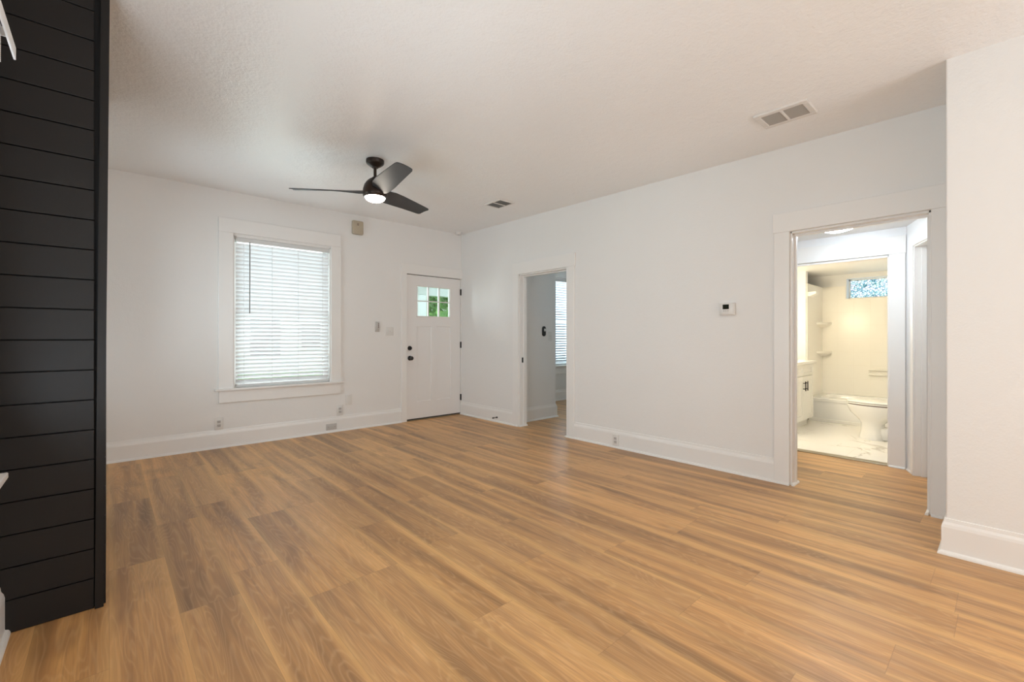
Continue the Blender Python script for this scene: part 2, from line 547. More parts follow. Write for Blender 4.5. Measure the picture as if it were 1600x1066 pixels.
# ---------------------------------------------------------------- cased openings in the right wall
def opening_trim(name, y0, y1, ztop, ylo, yhi, zhead, label, legs):
    """flat casing on the room side, jambs and head lining; y0..y1 clear width"""
    t = thing(name, (RX, (y0 + y1) / 2, 0), label, 'door trim', None, 'structure')
    fx0, fx1 = RX - 0.021, RX + 0.001
    for a, b in legs: MB().box(fx0, fx1, a, b, 0, ztop + 0.002, 0.0025).build('leg_casing', 'trim', t)
    MB().box(fx0 - 0.005, fx1, ylo, yhi, ztop, zhead, 0.0025).build('head_casing', 'trim', t)
    for y, s in ((y0, 1), (y1, -1)):
        MB().box(RX - 0.0, RX + 0.13, y - 0.001, y + s * 0.016, 0, ztop - 0.001, 0.002).build('jamb', 'trim', t)
        MB().box(RX + 0.06, RX + 0.095, y + s * 0.014, y + s * 0.028, 0, ztop - 0.03, 0.002).build('door_stop', 'trim', t)
        q = MB(); base = [(0.0, 0.0), (0.02, 0.0), (0.018, 0.009), (0.01, 0.017), (0.0, 0.02)]
        q.prism([(RX - 0.02, y + s * (0.015 + d), z) for d, z in base], (0.15, 0, 0))
        q.build('shoe_moulding', 'trim', t)
    MB().box(RX, RX + 0.13, y0, y1, ztop - 0.016, ztop + 0.0, 0.002).build('head_jamb', 'trim', t)
    MB().box(RX + 0.06, RX + 0.095, y0 + 0.014, y1 - 0.014, ztop - 0.03, ztop - 0.014, 0.002).build('head_stop', 'trim', t)
    return t
t1 = opening_trim('trim_1', 3.564, 4.42, 2.048, 3.435, 4.53, 2.207, 'white flat casing round the bedroom doorway', [(3.447, 3.566), (4.418, 4.53)])
MB().box(RX + 0.035, RX + 0.06, 4.401, 4.405, 0.86, 0.93).build('strike_plate', 'black', t1)
t2 = opening_trim('trim_2', 0.345, 1.19, 2.06, 0.235, 1.310, 2.216, 'white flat casing round the wide hall opening at right', [(0.236, 0.347), (1.188, 1.303)])
base = [(0.0, 0.0), (0.014, 0.0), (0.013, 0.008), (0.007, 0.014), (0.0, 0.016)]
for t, runs in ((t1, ((3.447, 3.566), (4.418, 4.53))), (t2, ((0.29, 0.347), (1.188, 1.303)))):
    for a, b in runs:
        MB().prism([(RX - 0.02 - d, a, z) for d, z in base], (0, b - a, 0)).build('shoe_moulding', 'trim', t)

# ---------------------------------------------------------------- panelled slabs
def panelled(mb, x0, x1, z0, z1, yf, yb, recess=(), holes=(), depth=0.009, slope=0.006):
    """slab in the XZ plane, face at yf (toward -Y), back at yb, with recessed panels and through holes"""
    rects = [('p',) + r for r in recess] + [('h',) + r for r in holes]
    xs = sorted({x0, x1, *[v for r in rects for v in r[1:3]]})
    zs_ = sorted({z0, z1, *[v for r in rects for v in r[3:5]]})
    def kind(cx, cz):
        for r in rects:
            if r[1] < cx < r[2] and r[3] < cz < r[4]: return r
        return None
    for i in range(len(xs) - 1):
        for j in range(len(zs_) - 1):
            a, b, c, d = xs[i], xs[i + 1], zs_[j], zs_[j + 1]
            r = kind((a + b) / 2, (c + d) / 2)
            if r is None:
                mb.quad((a, yf, c), (b, yf, c), (b, yf, d), (a, yf, d))
            if r is None or r[0] == 'p':
                mb.quad((a, yb, c), (b, yb, c), (b, yb, d), (a, yb, d))
    for r in rects:
        k_, a, b, c, d = r
        if k_ == 'p':
            s = slope; y2 = yf + depth
            o = [(a, yf, c), (b, yf, c), (b, yf, d), (a, yf, d)]
            n_ = [(a + s, y2, c + s), (b - s, y2, c + s), (b - s, y2, d - s), (a + s, y2, d - s)]
            for q in range(4): mb.quad(o[q], o[(q + 1) % 4], n_[(q + 1) % 4], n_[q])
            mb.quad(*n_)
        else:
            for (p, q) in (((a, c), (b, c)), ((b, c), (b, d)), ((b, d), (a, d)), ((a, d), (a, c))):
                mb.quad((p[0], yf, p[1]), (q[0], yf, q[1]), (q[0], yb, q[1]), (p[0], yb, p[1]))
    for (p, q) in (((x0, z0), (x1, z0)), ((x1, z0), (x1, z1)), ((x1, z1), (x0, z1)), ((x0, z1), (x0, z0))):
        mb.quad((p[0], yf, p[1]), (q[0], yf, q[1]), (q[0], yb, q[1]), (p[0], yb, p[1]))
    return mb

# ---------------------------------------------------------------- front door
d1 = thing('door_1', ((D1[0] + D1[1]) / 2, FY, 0), 'white craftsman front door with six small panes, closed', 'door', None, 'structure')
MB().box(3.078, 3.160, FY - 0.021, FY + 0.001, 0, 2.114, 0.0025).build('leg_casing', 'trim', d1)
MB().box(4.105, RX - 0.001, FY - 0.012, FY + 0.001, 0, 2.114, 0.001).build('leg_casing', 'trim', d1)
MB().box(3.072, RX - 0.001, FY - 0.024, FY + 0.001, 2.112, 2.252, 0.0025).build('head_casing', 'trim', d1)
LITE = (3.345, 3.905, 1.515, 1.945)
slab = panelled(MB(), D1[0] + 0.005, D1[1] - 0.006, 0.026, 2.104, FY + 0.004, FY + 0.048,
                [(3.333, 3.578, 0.268, 1.364), (3.672, 3.92, 0.268, 1.364)], [(LITE[0] - 0.006, LITE[1] + 0.006, LITE[2] - 0.006, LITE[3] + 0.006)]).build('door_panel', 'doorpaint', d1)
f = MB()
a, b, c, d = LITE
for r in ((a - 0.012, b + 0.012, d, d + 0.014), (a - 0.012, b + 0.012, c - 0.014, c), (a - 0.012, a, c, d), (b, b + 0.012, c, d)):
    f.box(r[0], r[1], FY - 0.004, FY + 0.05, r[2], r[3], 0.002)
fr = f.build('lite_frame', 'trim', d1)
f = MB()
for i in (1, 2):
    x = a + (b - a) * i / 3
    f.box(x - 0.008, x + 0.008, FY + 0.008, FY + 0.044, c - 0.002, d + 0.002, 0.001)
zm = (c + d) / 2 + 0.004
f.box(a - 0.002, b + 0.002, FY + 0.009, FY + 0.043, zm - 0.007, zm + 0.007, 0.002)
f.build('muntins', 'trim', fr)
MB().box(a - 0.003, b + 0.003, FY + 0.024, FY + 0.028, c - 0.003, d + 0.003).build('glass_pane', 'glass', d1)
# door hardware
MB().lathe((3.217, FY + 0.004, 1.046), (3.217, FY - 0.026, 1.046), [(0, 0.033), (0.25, 0.033), (0.5, 0.028), (1.0, 0.022), (1.0, 0.001)], 26).build('deadbolt', 'black', d1, True)
MB().box(3.213, 3.221, FY - 0.036, FY - 0.024, 1.030, 1.062, 0.002).build('thumb_turn', 'bronze', d1)
MB().lathe((3.219, FY + 0.004, 0.903), (3.219, FY - 0.064, 0.903), [(0, 0.034), (0.12, 0.034), (0.2, 0.016), (0.45, 0.013), (0.55, 0.024), (0.75, 0.030), (0.92, 0.027), (1.0, 0.012), (1.0, 0.001)], 28).build('door_knob', 'black', d1, True)
for z in (1.907, 1.085, 0.268):
    h_ = MB()
    h_.cyl((4.109, FY - 0.008, z - 0.048), (4.109, FY - 0.008, z + 0.048), 0.0075, n=12)
    h_.box(4.096, 4.107, FY - 0.001, FY + 0.003, z - 0.048, z + 0.048)
    h_.build('hinge', 'black', d1)
MB().box(D1[0], D1[1], FY + 0.005, FY + 0.1, 0.010, 0.026).build('bottom_sweep', 'weather', d1)
MB().box(D1[0], D1[1], FY - 0.012, FY + 0.14, 0.0, 0.011, 0.003).build('threshold', 'brass', d1)
MB().box(D1[0], D1[1], FY + 0.012, FY + 0.06, 2.1035, 2.112).build('head_weatherstrip', 'weather', d1)

# ---------------------------------------------------------------- windows
def window_y(name, W, y, label, xh0, xh1):
    t = thing(name, ((W[0] + W[1]) / 2, y, W[2]), label, 'window', None, 'structure')
    x0, x1, z0, z1 = W
    MB().box(xh0, x0 + 0.002, y - 0.021, y + 0.001, z0 - 0.012, z1 + 0.02, 0.0025).build('leg_casing', 'trim', t)
    MB().box(x1 - 0.002, xh1, y - 0.021, y + 0.001, z0 - 0.012, z1 + 0.02, 0.0025).build('leg_casing', 'trim', t)
    MB().box(xh0, xh1 - 0.005, y - 0.026, y + 0.001, z1 + 0.02, z1 + 0.175, 0.0025).build('head_casing', 'trim', t)
    MB().box(xh0 - 0.035, xh1 + 0.03, y - 0.050, y + 0.10, z0 - 0.022, z0 + 0.002, 0.004, 2).build('sill', 'trim', t)
    MB().box(xh0 + 0.002, xh1 - 0.004, y - 0.021, y + 0.001, z0 - 0.155, z0 - 0.021, 0.0025).build('apron', 'trim', t)
    MB().box(x0 - 0.001, x0 + 0.015, y + 0.001, y + 0.148, z0, z1).build('jamb', 'trim', t)
    MB().box(x1 - 0.015, x1 + 0.001, y + 0.001, y + 0.148, z0, z1).build('jamb', 'trim', t)
    MB().box(x0, x1, y + 0.001, y + 0.148, z1 - 0.015, z1 + 0.001).build('head_jamb', 'trim', t)
    zmid = (z0 + z1) / 2
    for nm, a, b, yy in (('lower_sash', z0 + 0.002, zmid + 0.011, y + 0.088), ('upper_sash', zmid - 0.011, z1 - 0.015, y + 0.118)):
        q = MB()
        q.box(x0 + 0.015, x0 + 0.06, yy, yy + 0.028, a, b); q.box(x1 - 0.06, x1 - 0.015, yy, yy + 0.028, a, b)
        q.box(x0 + 0.06, x1 - 0.06, yy, yy + 0.028, a, a + (0.045 if nm == 'lower_sash' else 0.022)); q.box(x0 + 0.06, x1 - 0.06, yy, yy + 0.028, b - (0.022 if nm == 'lower_sash' else 0.04), b)
        s_ = q.build(nm, 'trim', t)
        MB().box(x0 + 0.06, x1 - 0.06, yy + 0.012, yy + 0.016, a + 0.045, b - 0.04).build('glass_pane', 'glass', s_)
    return t
window_y('window_1', W1, FY, 'tall front window in flat white casing, blind lowered', 0.893, 2.222)
window_y('window_3', W2, FY, 'bedroom window in white casing seen through the doorway', 5.88, 7.43)

def slats_mesh(x0, x1, y, z0, z1, n, tilt, depth=0.049):
    q = MB()
    for i in range(n):
        z = z0 + (z1 - z0) * (i + 0.5) / n
        pts = []
        for s in range(5):
            u = (s / 4 - 0.5) * depth
            cr = 0.0022 * (1 - (2 * s / 4 - 1) ** 2)
            dy = u * math.cos(tilt) + cr * math.sin(tilt)
            dz = -u * math.sin(tilt) + cr * math.cos(tilt)
            pts.append((dy, dz))
        ring = [(x0, y + a, z + b + 0.001) for a, b in pts] + [(x0, y + a, z + b - 0.001) for a, b in reversed(pts)]
        q.prism(ring, (x1 - x0, 0, 0))
    return q
def blind_y(x0, x1, y, z0, z1, n, label, tilt, wand=True):
    t = thing('window_blind', ((x0 + x1) / 2, y, z0), label, 'blind', 'white slatted blinds')
    MB().box(x0 - 0.004, x1 + 0.004, y - 0.034, y + 0.025, z1 - 0.05, z1, 0.003).build('headrail', 'rail', t)
    slats_mesh(x0, x1, y, z0 + 0.045, z1 - 0.062, n, tilt).build('slats', 'slat', t, False)
    MB().box(x0, x1, y - 0.026, y + 0.022, z0 + 0.008, z0 + 0.034, 0.005, 2).build('bottom_rail', 'rail', t)
    m = 4 if wand else 3
    for i in range(m):
        x = x0 + (x1 - x0) * (0.075 + 0.85 * i / (m - 1))
        q = MB()
        q.box(x - 0.0018, x + 0.0018, y - 0.0262, y - 0.0246, z0 + 0.03, z1 - 0.05)
        q.box(x - 0.0018, x + 0.0018, y + 0.0246, y + 0.0262, z0 + 0.03, z1 - 0.05)
        q.build('ladder_cord', 'rail', t)
    if wand:
        q = MB(); q.tube([(x0 + 0.132, y - 0.042, z1 - 0.045), (x0 + 0.131, y - 0.045, z1 - 0.5), (x0 + 0.13, y - 0.042, z1 - 0.845)], 0.0055, 8)
        q.build('tilt_wand', 'wand', t)
        MB().box(x0 - 0.012, x0 + 0.003, y - 0.036, y - 0.01, z1 - 0.02, z1 + 0.012).build('mounting_bracket', 'greyplastic', t)
    return t
blind_y(1.062, 2.078, FY + 0.034, 0.643, 2.318, 35, 'white slatted blind lowered in the living room window by the front door', math.radians(52))
blind_y(6.05, 7.27, FY + 0.034, 0.665, 2.315, 33, 'white slatted blind in the bedroom window seen through the doorway', math.radians(40), False)

# window in the left wall, right beside the viewer
t = thing('window_2', (LX, 1.67, 0.7), 'white-trimmed side window at the far left edge of the picture', 'window', None, 'structure')
y0, y1, z0, z1 = WL
for a, b in ((y0 - 0.115, y0 + 0.002), (y1 - 0.002, y1 + 0.115)):
    MB().box(LX - 0.001, LX + 0.019, a, b, z0 - 0.012, z1 + 0.02, 0.0025).build('leg_casing', 'trim', t)
MB().box(LX - 0.001, LX + 0.022, y0 - 0.12, y1 + 0.12, z1 + 0.02, z1 + 0.16, 0.0025).build('head_casing', 'trim', t)
MB().box(LX - 0.10, LX + 0.051, y0 - 0.15, y1 + 0.148, z0 - 0.024, z0 - 0.002, 0.004, 2).build('sill', 'trim', t)
MB().box(LX - 0.001, LX + 0.018, y0 - 0.11, y1 + 0.11, z0 - 0.14, z0 - 0.023, 0.0025).build('apron', 'trim', t)
q = MB()
for a, b, c, d in ((y0, y1, z0, z0 + 0.05), (y0, y1, z1 - 0.05, z1), (y0, y0 + 0.05, z0, z1), (y1 - 0.05, y1, z0, z1), (y0, y1, 1.42, 1.46)):
    q.box(LX - 0.13, LX - 0.10, a, b, c, d)
s_ = q.build('sash', 'trim', t)
MB().box(LX - 0.118, LX - 0.114, y0 + 0.05, y1 - 0.05, z0 + 0.05, z1 - 0.05).build('glass_pane', 'glass', s_)
t = thing('window_blind', (LX + 0.05, 1.67, 2.1), 'white blind valance jutting from the left wall at the top left corner', 'blind', 'white slatted blinds')
MB().box(LX + 0.078, LX + 0.084, 0.95, 2.36, 2.184, 2.228, 0.001).build('valance', 'slat', t)
MB().box(LX + 0.022, LX + 0.066, 0.97, 2.22, 2.192, 2.226, 0.002).build('headrail', 'rail', t)
q = MB()
for i in range(14): q.box(LX + 0.023, LX + 0.067, 0.985, 2.20, 2.098 + i * 0.0065, 2.1015 + i * 0.0065)
q.build('slats', 'slat', t)
q = MB(); q.box(LX + 0.018, LX + 0.08, 2.222, 2.226, 2.196, 2.226); q.build('mounting_bracket', 'plastic', t)

# assumed far side window, unseen behind the column, added for its light
t = thing('assumed_window_4', (LX, 4.75, 0.7), 'assumed side window on the left wall behind the shiplap column', 'window', None, 'structure')
q = MB()
y0, y1, z0, z1 = WL2
for a, b, c, d in ((y0, y1, z0, z0 + 0.05), (y0, y1, z1 - 0.05, z1), (y0, y0 + 0.05, z0, z1), (y1 - 0.05, y1, z0, z1), (y0, y1, 1.48, 1.52)):
    q.box(LX - 0.13, LX - 0.10, a, b, c, d)
s_ = q.build('sash', 'trim', t)
MB().box(LX - 0.118, LX - 0.114, y0 + 0.05, y1 - 0.05, z0 + 0.05, z1 - 0.05).build('glass_pane', 'glass', s_)

# ---------------------------------------------------------------- ceiling fan
FXc, FYc = 1.777, 3.796
FZ = ceil_z(FYc)
fan = thing('ceiling_fan', (FXc, FYc, FZ), 'dark three-blade ceiling fan with glowing round light', 'ceiling fan')
MB().lathe((FXc, FYc, FZ + 0.002), (FXc, FYc, FZ - 0.072), [(0, 0.072), (0.08, 0.078), (0.42, 0.078), (0.55, 0.072), (0.8, 0.048), (0.93, 0.030), (1.0, 0.028), (1.0, 0.001)], 32).build('canopy', 'bronze', fan, True)
MB().cyl((FXc, FYc, FZ - 0.065), (FXc, FYc, 2.60), 0.0135, n=16).build('downrod', 'bronze', fan, True)
def P(z): return (FXc, FYc, z)
MB().lathe(P(2.635), P(2.452), [(0, 0.020), (0.05, 0.030), (0.10, 0.045), (0.22, 0.070), (0.40, 0.092), (0.62, 0.104), (0.82, 0.107), (0.94, 0.103), (1.0, 0.090), (1.0, 0.001)], 40).build('motor_housing', 'bronze', fan, True)
MB().lathe(P(2.458), P(2.408), [(0, 0.087), (0.2, 0.087), (0.5, 0.077), (0.75, 0.058), (0.92, 0.030), (1.0, 0.002)], 40).build('light_lens', 'fanlens', fan, True)
def blade(ang):
    ca, sa = math.cos(ang), math.sin(ang)
    q = MB()
    rings = []
    st = [(0.085, 0.052, 0.0, 30), (0.13, 0.070, 0.0, 27), (0.19, 0.083, 0.003, 23), (0.30, 0.086, 0.006, 19), (0.45, 0.081, 0.009, 16), (0.60, 0.075, 0.010, 14), (0.69, 0.071, 0.010, 13), (0.715, 0.064, 0.010, 13), (0.724, 0.05, 0.010, 13)]
    for r, hw, up, pit in st:
        p = math.radians(pit)
        ring = []
        for s in range(7):
            u = (s / 6 * 2 - 1)
            off = u * hw + 0.006
            cz = 0.004 * (1 - u * u)
            ring.append((off, cz + 0.0035))
        ring = ring + [(a_, b_ - 0.007) for a_, b_ in reversed(ring)]
        pts = []
        for o_, z_ in ring:
            # clockwise side (seen from above) stands higher
            tx, tz = o_ * math.cos(p) - 0 * z_, o_ * math.sin(p) + z_ * math.cos(p)
            dx, dy = sa, -ca
            pts.append((FXc + ca * r + dx * tx, FYc + sa * r + dy * tx, 2.497 + up + tz))
        rings.append(pts)
    q.ring_loft(rings)
    return q
for a in (143, 23, -97): blade(math.radians(a)).build('blade', 'blade', fan, True)

# ---------------------------------------------------------------- ceiling vents, alarm, detector
def vent(x0, x1, y0, y1, label, dark):
    zc = ceil_z((y0 + y1) / 2) + 0.003
    t = thing('ceiling_vent', ((x0 + x1) / 2, (y0 + y1) / 2, zc), label, 'vent', 'air vents in the ceiling')
    bw = 0.038 if not dark else 0.022
    ym = (y0 + y1) / 2
    q = MB()
    z0 = zc - 0.016
    def slope_bar(a, b, c, d): q.box(a, b, c, d, z0, zc, 0.004, 1)
    slope_bar(x0, x0 + bw, y0, y1); slope_bar(x1 - bw, x1, y0, y1)
    slope_bar(x0 + bw, x1 - bw, y0, y0 + bw); slope_bar(x0 + bw, x1 - bw, y1 - bw, y1)
    slope_bar(x0 + bw, x1 - bw, ym - 0.010, ym + 0.010)
    q.build('frame', 'vent', t)
    MB().box(x0 + 0.01, x1 - 0.01, y0 + 0.01, y1 - 0.01, zc - 0.004, zc).build('duct_back', 'ventdark', t)
    for a, b in ((y0 + bw, ym - 0.010), (ym + 0.010, y1 - bw)):
        n = 8
        for i in range(n):
            x = x0 + bw + (x1 - x0 - 2 * bw) * (i + 0.5) / n
            wd = 0.0078
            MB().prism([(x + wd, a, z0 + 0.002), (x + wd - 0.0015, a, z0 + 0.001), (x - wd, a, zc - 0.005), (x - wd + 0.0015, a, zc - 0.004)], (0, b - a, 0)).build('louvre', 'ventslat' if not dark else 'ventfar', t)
    return t
vent(3.37, 3.625, 0.875, 1.205, 'white ceiling vent nearest the viewer above the hall opening', False)
vent(3.335, 3.565, 3.90, 4.19, 'small dark ceiling vent near the bedroom doorway', True)
# two-part dark louvres read nearly black on the far one
sd = thing('smoke_detector', (4.0, 5.66, ceil_z(5.66)), 'small white round detector on the ceiling in the far corner', 'smoke detector')
MB().lathe((4.0, 5.66, ceil_z(5.66) + 0.002), (4.0, 5.66, ceil_z(5.66) - 0.032), [(0, 0.055), (0.3, 0.055), (0.5, 0.05), (0.95, 0.043), (1.0, 0.03), (1, 0.001)], 24).build('body', 'plastic', sd, True)
MB().lathe((4.0, 5.66, ceil_z(5.66) - 0.030), (4.0, 5.66, ceil_z(5.66) - 0.036), [(0, 0.018), (1.0, 0.014), (1, 0.001)], 16).build('test_button', 'greyplastic', sd, True)

al = thing('alarm_box', (2.44, FY, 2.55), 'beige rounded alarm box high on the wall above the window corner', 'alarm')
MB().box(2.366, 2.512, FY - 0.045, FY + 0.002, 2.552, 2.732, 0.016, 3).build('cover', 'alarm', al, True)
q = MB()
for i in range(3): q.box(2.425, 2.447, FY - 0.047, FY - 0.044, 2.668 + i * 0.010, 2.673 + i * 0.010)
q.build('grille', 'slot', al)

# ---------------------------------------------------------------- plates on the front wall
def plate_front(name, x0, x1, z0, z1, label, cat, group=None, mat='plastic', th=0.007):
    t = thing(name, ((x0 + x1) / 2, FY, z0), label, cat, group)
    MB().box(x0, x1, FY - th, FY + 0.001, z0, z1, 0.003, 2).build('plate', mat, t, True)
    return t
def duplex_front(t, x, z, y=None):
    y = FY - 0.007 if y is None else y
    for dz in (-0.020, 0.020):
        MB().box(x - 0.017, x + 0.017, y - 0.003, y + 0.001, z + dz - 0.014, z + dz + 0.014, 0.004, 2).build('receptacle', 'greyplastic', t)
        q = MB()
        for dx in (-0.0065, 0.0065): q.box(x + dx - 0.0016, x + dx + 0.0016, y - 0.0037, y - 0.002, z + dz - 0.002, z + dz + 0.008)
        q.cyl((x, y - 0.0037, z + dz - 0.008), (x, y - 0.002, z + dz - 0.008), 0.003, n=8)
        q.build('slots', 'slot', t)
t = plate_front('wall_outlet', 0.857, 0.938, 0.196, 0.330, 'white power outlet below the left end of the window', 'outlet', 'power outlets')
duplex_front(t, 0.8975, 0.263)
t = plate_front('wall_outlet', 2.173, 2.254, 0.200, 0.334, 'white power outlet below the right end of the window', 'outlet', 'power outlets')
duplex_front(t, 2.2135, 0.267)
t = plate_front('blank_plate', 2.287, 2.369, 0.326, 0.458, 'blank cover plate just right of and above an outlet', 'wall plate')
for dz in (0.35, 0.434): MB().cyl((2.328, FY - 0.0085, dz), (2.328, FY - 0.005, dz), 0.003, n=10).build('screw', 'greyplastic', t)
t = thing('baseboard_plate', (2.1, FY - 0.018, 0.03), 'grey horizontal cover plate set in the front baseboard', 'wall plate')
MB().box(2.035, 2.165, FY - 0.026, FY - 0.016, 0.034, 0.112, 0.003, 2).build('plate', 'greyplastic', t, True)
for dx in (2.06, 2.14): MB().cyl((dx, FY - 0.0275, 0.073), (dx, FY - 0.024, 0.073), 0.003, n=10).build('screw', 'slot', t)
t = thing('remote_cradle', (2.72, FY, 1.275), 'slim grey fan remote in a wall cradle left of the switches', 'remote')
MB().box(2.690, 2.752, FY - 0.010, FY + 0.001, 1.276, 1.345, 0.003, 2).build('cradle', 'greyplastic', t)
MB().box(2.694, 2.748, FY - 0.019, FY - 0.006, 1.300, 1.416, 0.006, 2).build('remote_body', 'greyplastic', t, True)
q = MB()
for i in range(3): q.box(2.726, 2.741, FY - 0.0205, FY - 0.018, 1.335 + i * 0.022, 1.348 + i * 0.022, 0.001)
q.build('buttons', 'slot', t)
t = plate_front('light_switch', 2.838, 2.962, 1.225, 1.345, 'white double toggle switch plate beside the front door', 'light switch', 'light switches')
for dx in (2.877, 2.923):
    q = MB(); q.prism([(dx - 0.006, FY - 0.006, 1.275), (dx - 0.006, FY - 0.020, 1.268), (dx - 0.006, FY - 0.018, 1.280), (dx - 0.006, FY - 0.006, 1.296)], (0.012, 0, 0))
    q.build('toggle', 'plastic', t)

# ---------------------------------------------------------------- right wall fittings
t = thing('thermostat', (RX, 1.678, 1.40), 'white square thermostat with dark display on the right wall', 'thermostat')
MB().box(RX - 0.028, RX + 0.001, 1.612, 1.745, 1.398, 1.508, 0.006, 2).build('case', 'plastic', t, True)
MB().box(RX - 0.034, RX - 0.026, 1.622, 1.738, 1.404, 1.503, 0.004, 2).build('front_cover', 'plastic', t, True)
MB().box(RX - 0.0355, RX - 0.033, 1.658, 1.712, 1.452, 1.494).build('display', 'lcd', t)
for i in range(3): MB().box(RX - 0.0362, RX - 0.033, 1.660 + i * 0.018, 1.672 + i * 0.018, 1.432, 1.442, 0.001).build('button', 'greyplastic', t)
t = thing('wall_outlet', (RX - 0.018, 2.86, 0.01), 'upright white outlet set in the right wall baseboard', 'outlet', 'power outlets')
MB().box(RX - 0.026, RX - 0.016, 2.822, 2.898, 0.024, 0.142, 0.003, 2).build('plate', 'plastic', t, True)
for dz in (0.063, 0.103):
    MB().box(RX - 0.029, RX - 0.025, 2.843, 2.877, dz - 0.014, dz + 0.014, 0.003, 2).build('receptacle', 'greyplastic', t)
    q = MB()
    for dy in (-0.0065, 0.0065): q.box(RX - 0.0297, RX - 0.028, 2.86 + dy - 0.0016, 2.86 + dy + 0.0016, dz - 0.002, dz + 0.008)
    q.build('slots', 'slot', t)
t = thing('door_stop', (RX - 0.018, 4.86, 0.065), 'little black door stop poking from the baseboard by the front door', 'door stop')
MB().cyl((RX - 0.017, 4.86, 0.066), (RX - 0.023, 4.86, 0.066), 0.013, n=16).build('rosette', 'black', t, True)
MB().cyl((RX - 0.02, 4.86, 0.066), (RX - 0.085, 4.86, 0.066), 0.0055, n=12).build('rod', 'black', t, True)
MB().cyl((RX - 0.082, 4.86, 0.066), (RX - 0.10, 4.86, 0.066), 0.011, 0.009, n=14).build('bumper', 'black', t, True)

# ---------------------------------------------------------------- bedroom beyond the first opening
CX = 5.045
mb = MB()
mb.box(RX + 0.13, CX, 4.60, 4.70, 0, TOP); mb.box(CX - 0.10, CX, 4.70, FY, 0, TOP)
struct('wall_closet', mb, 'wall', 'closet wall just inside the bedroom doorway', 'wall')
mb = MB(); mb.ring_loft([[(RX + 0.13, 4.60 - d, z) for d, z in PROF], [(CX + d, 4.60 - d, z) for d, z in PROF], [(CX + d, FY, z) for d, z in PROF]])
struct('baseboard_closet', mb, 'trim', 'white baseboard round the closet wall in the bedroom', 'baseboard')
mb = MB(); base_run(mb, (CX, FY), (7.6, FY), (0, -1))
struct('baseboard_bedroom', mb, 'trim', 'white baseboard under the bedroom window', 'baseboard')
struct('wall_bedroom_side', MB().box(7.60, 7.72, 2.45, FY, 0, TOP), 'wall', 'far side wall of the bedroom', 'wall')
t = thing('remote_control', (4.782, 4.60, 1.22), 'black oval remote in a holder on the closet wall beyond the doorway', 'remote')
q = MB()
ring = lambda y, s: [(4.782 + 0.034 * s * math.cos(a_ * PI / 12), y, 1.292 + (0.040 if math.sin(a_ * PI / 12) >= 0 else -0.040) + 0.034 * s * math.sin(a_ * PI / 12)) for a_ in range(24)]
q.ring_loft([ring(4.601, 1.0), ring(4.585, 1.0), ring(4.579, 0.86)])
q.build('holder', 'black', t, True)
MB().box(4.772, 4.805, 4.574, 4.581, 1.292, 1.330, 0.004, 2).build('screen', 'plastic', t)
t = thing('light_switch', (4.915, 4.60, 1.15), 'white switch plate right of the black remote on the closet wall', 'light switch', 'light switches')
MB().box(4.875, 4.958, 4.593, 4.601, 1.152, 1.285, 0.003, 2).build('plate', 'plastic', t, True)
q = MB(); q.box(4.909, 4.924, 4.583, 4.594, 1.208, 1.232, 0.002); q.build('toggle', 'plastic', t)

# ---------------------------------------------------------------- hall beyond the second opening
HC = 2.212
BX = 5.405
struct('ceiling_hall', MB().box(RX + 0.13, BX + 0.06, 0.0, 2.40, HC, HC + 0.1), 'hallwall', 'low white ceiling over the hall', 'ceiling')
struct('ceiling_bath', MB().box(BX + 0.06, 8.6, 0.0, 2.40, 2.158, HC + 0.1), 'hallwall', 'low warm-lit ceiling inside the bathroom', 'ceiling')
DB = (0.742, 1.545, 0.0, 1.962)
struct('wall_hall_bath', wall_x(BX, BX + 0.12, 0.30, 2.40, HC, [DB]), 'hallwall', 'white hall wall holding the bathroom doorway', 'wall')
struct('wall_bath_left', MB().box(RX + 0.13, 8.6, 2.33, 2.45, 0, TOP), 'hallwall', 'wall between the bathroom and the bedroom', 'wall')
# casing round the bathroom doorway
t3 = thing('trim_3', (BX, 1.1, 0), 'white casing round the bathroom doorway in the hall', 'door trim', None, 'structure')
MB().box(BX - 0.016, BX + 0.001, 0.628, 0.744, 0, 1.974, 0.002).build('leg_casing', 'trim', t3)
MB().box(BX - 0.016, BX + 0.001, 1.543, 1.66, 0, 1.974, 0.002).build('leg_casing', 'trim', t3)
MB().box(BX - 0.02, BX + 0.001, 0.622, 1.67, 1.972, 2.135, 0.002).build('head_casing', 'trim', t3)
for y, s in ((DB[0], 1), (DB[1], -1)): MB().box(BX, BX + 0.12, y, y + s * 0.014, 0, DB[3], 0.001).build('jamb', 'trim', t3)
MB().box(BX, BX + 0.12, DB[0], DB[1], DB[3] - 0.014, DB[3], 0.001).build('head_jamb', 'trim', t3)
for z in (1.735, 0.262): MB().box(BX + 0.012, BX + 0.05, DB[0] + 0.013, DB[0] + 0.0155, z - 0.046, z + 0.046).build('hinge', 'black', t3)
MB().box(BX - 0.004, BX + 0.10, DB[0] + 0.014, DB[1] - 0.014, 0.0, 0.008, 0.002).build('threshold', 'brass', t3)
mb = MB()
mb.prism([(BX - 0.016 - d, 0.628, z) for d, z in base], (0, 0.116, 0))
struct('baseboard_hall', mb, 'trim', 'white shoe moulding below the bathroom door casing', 'baseboard')

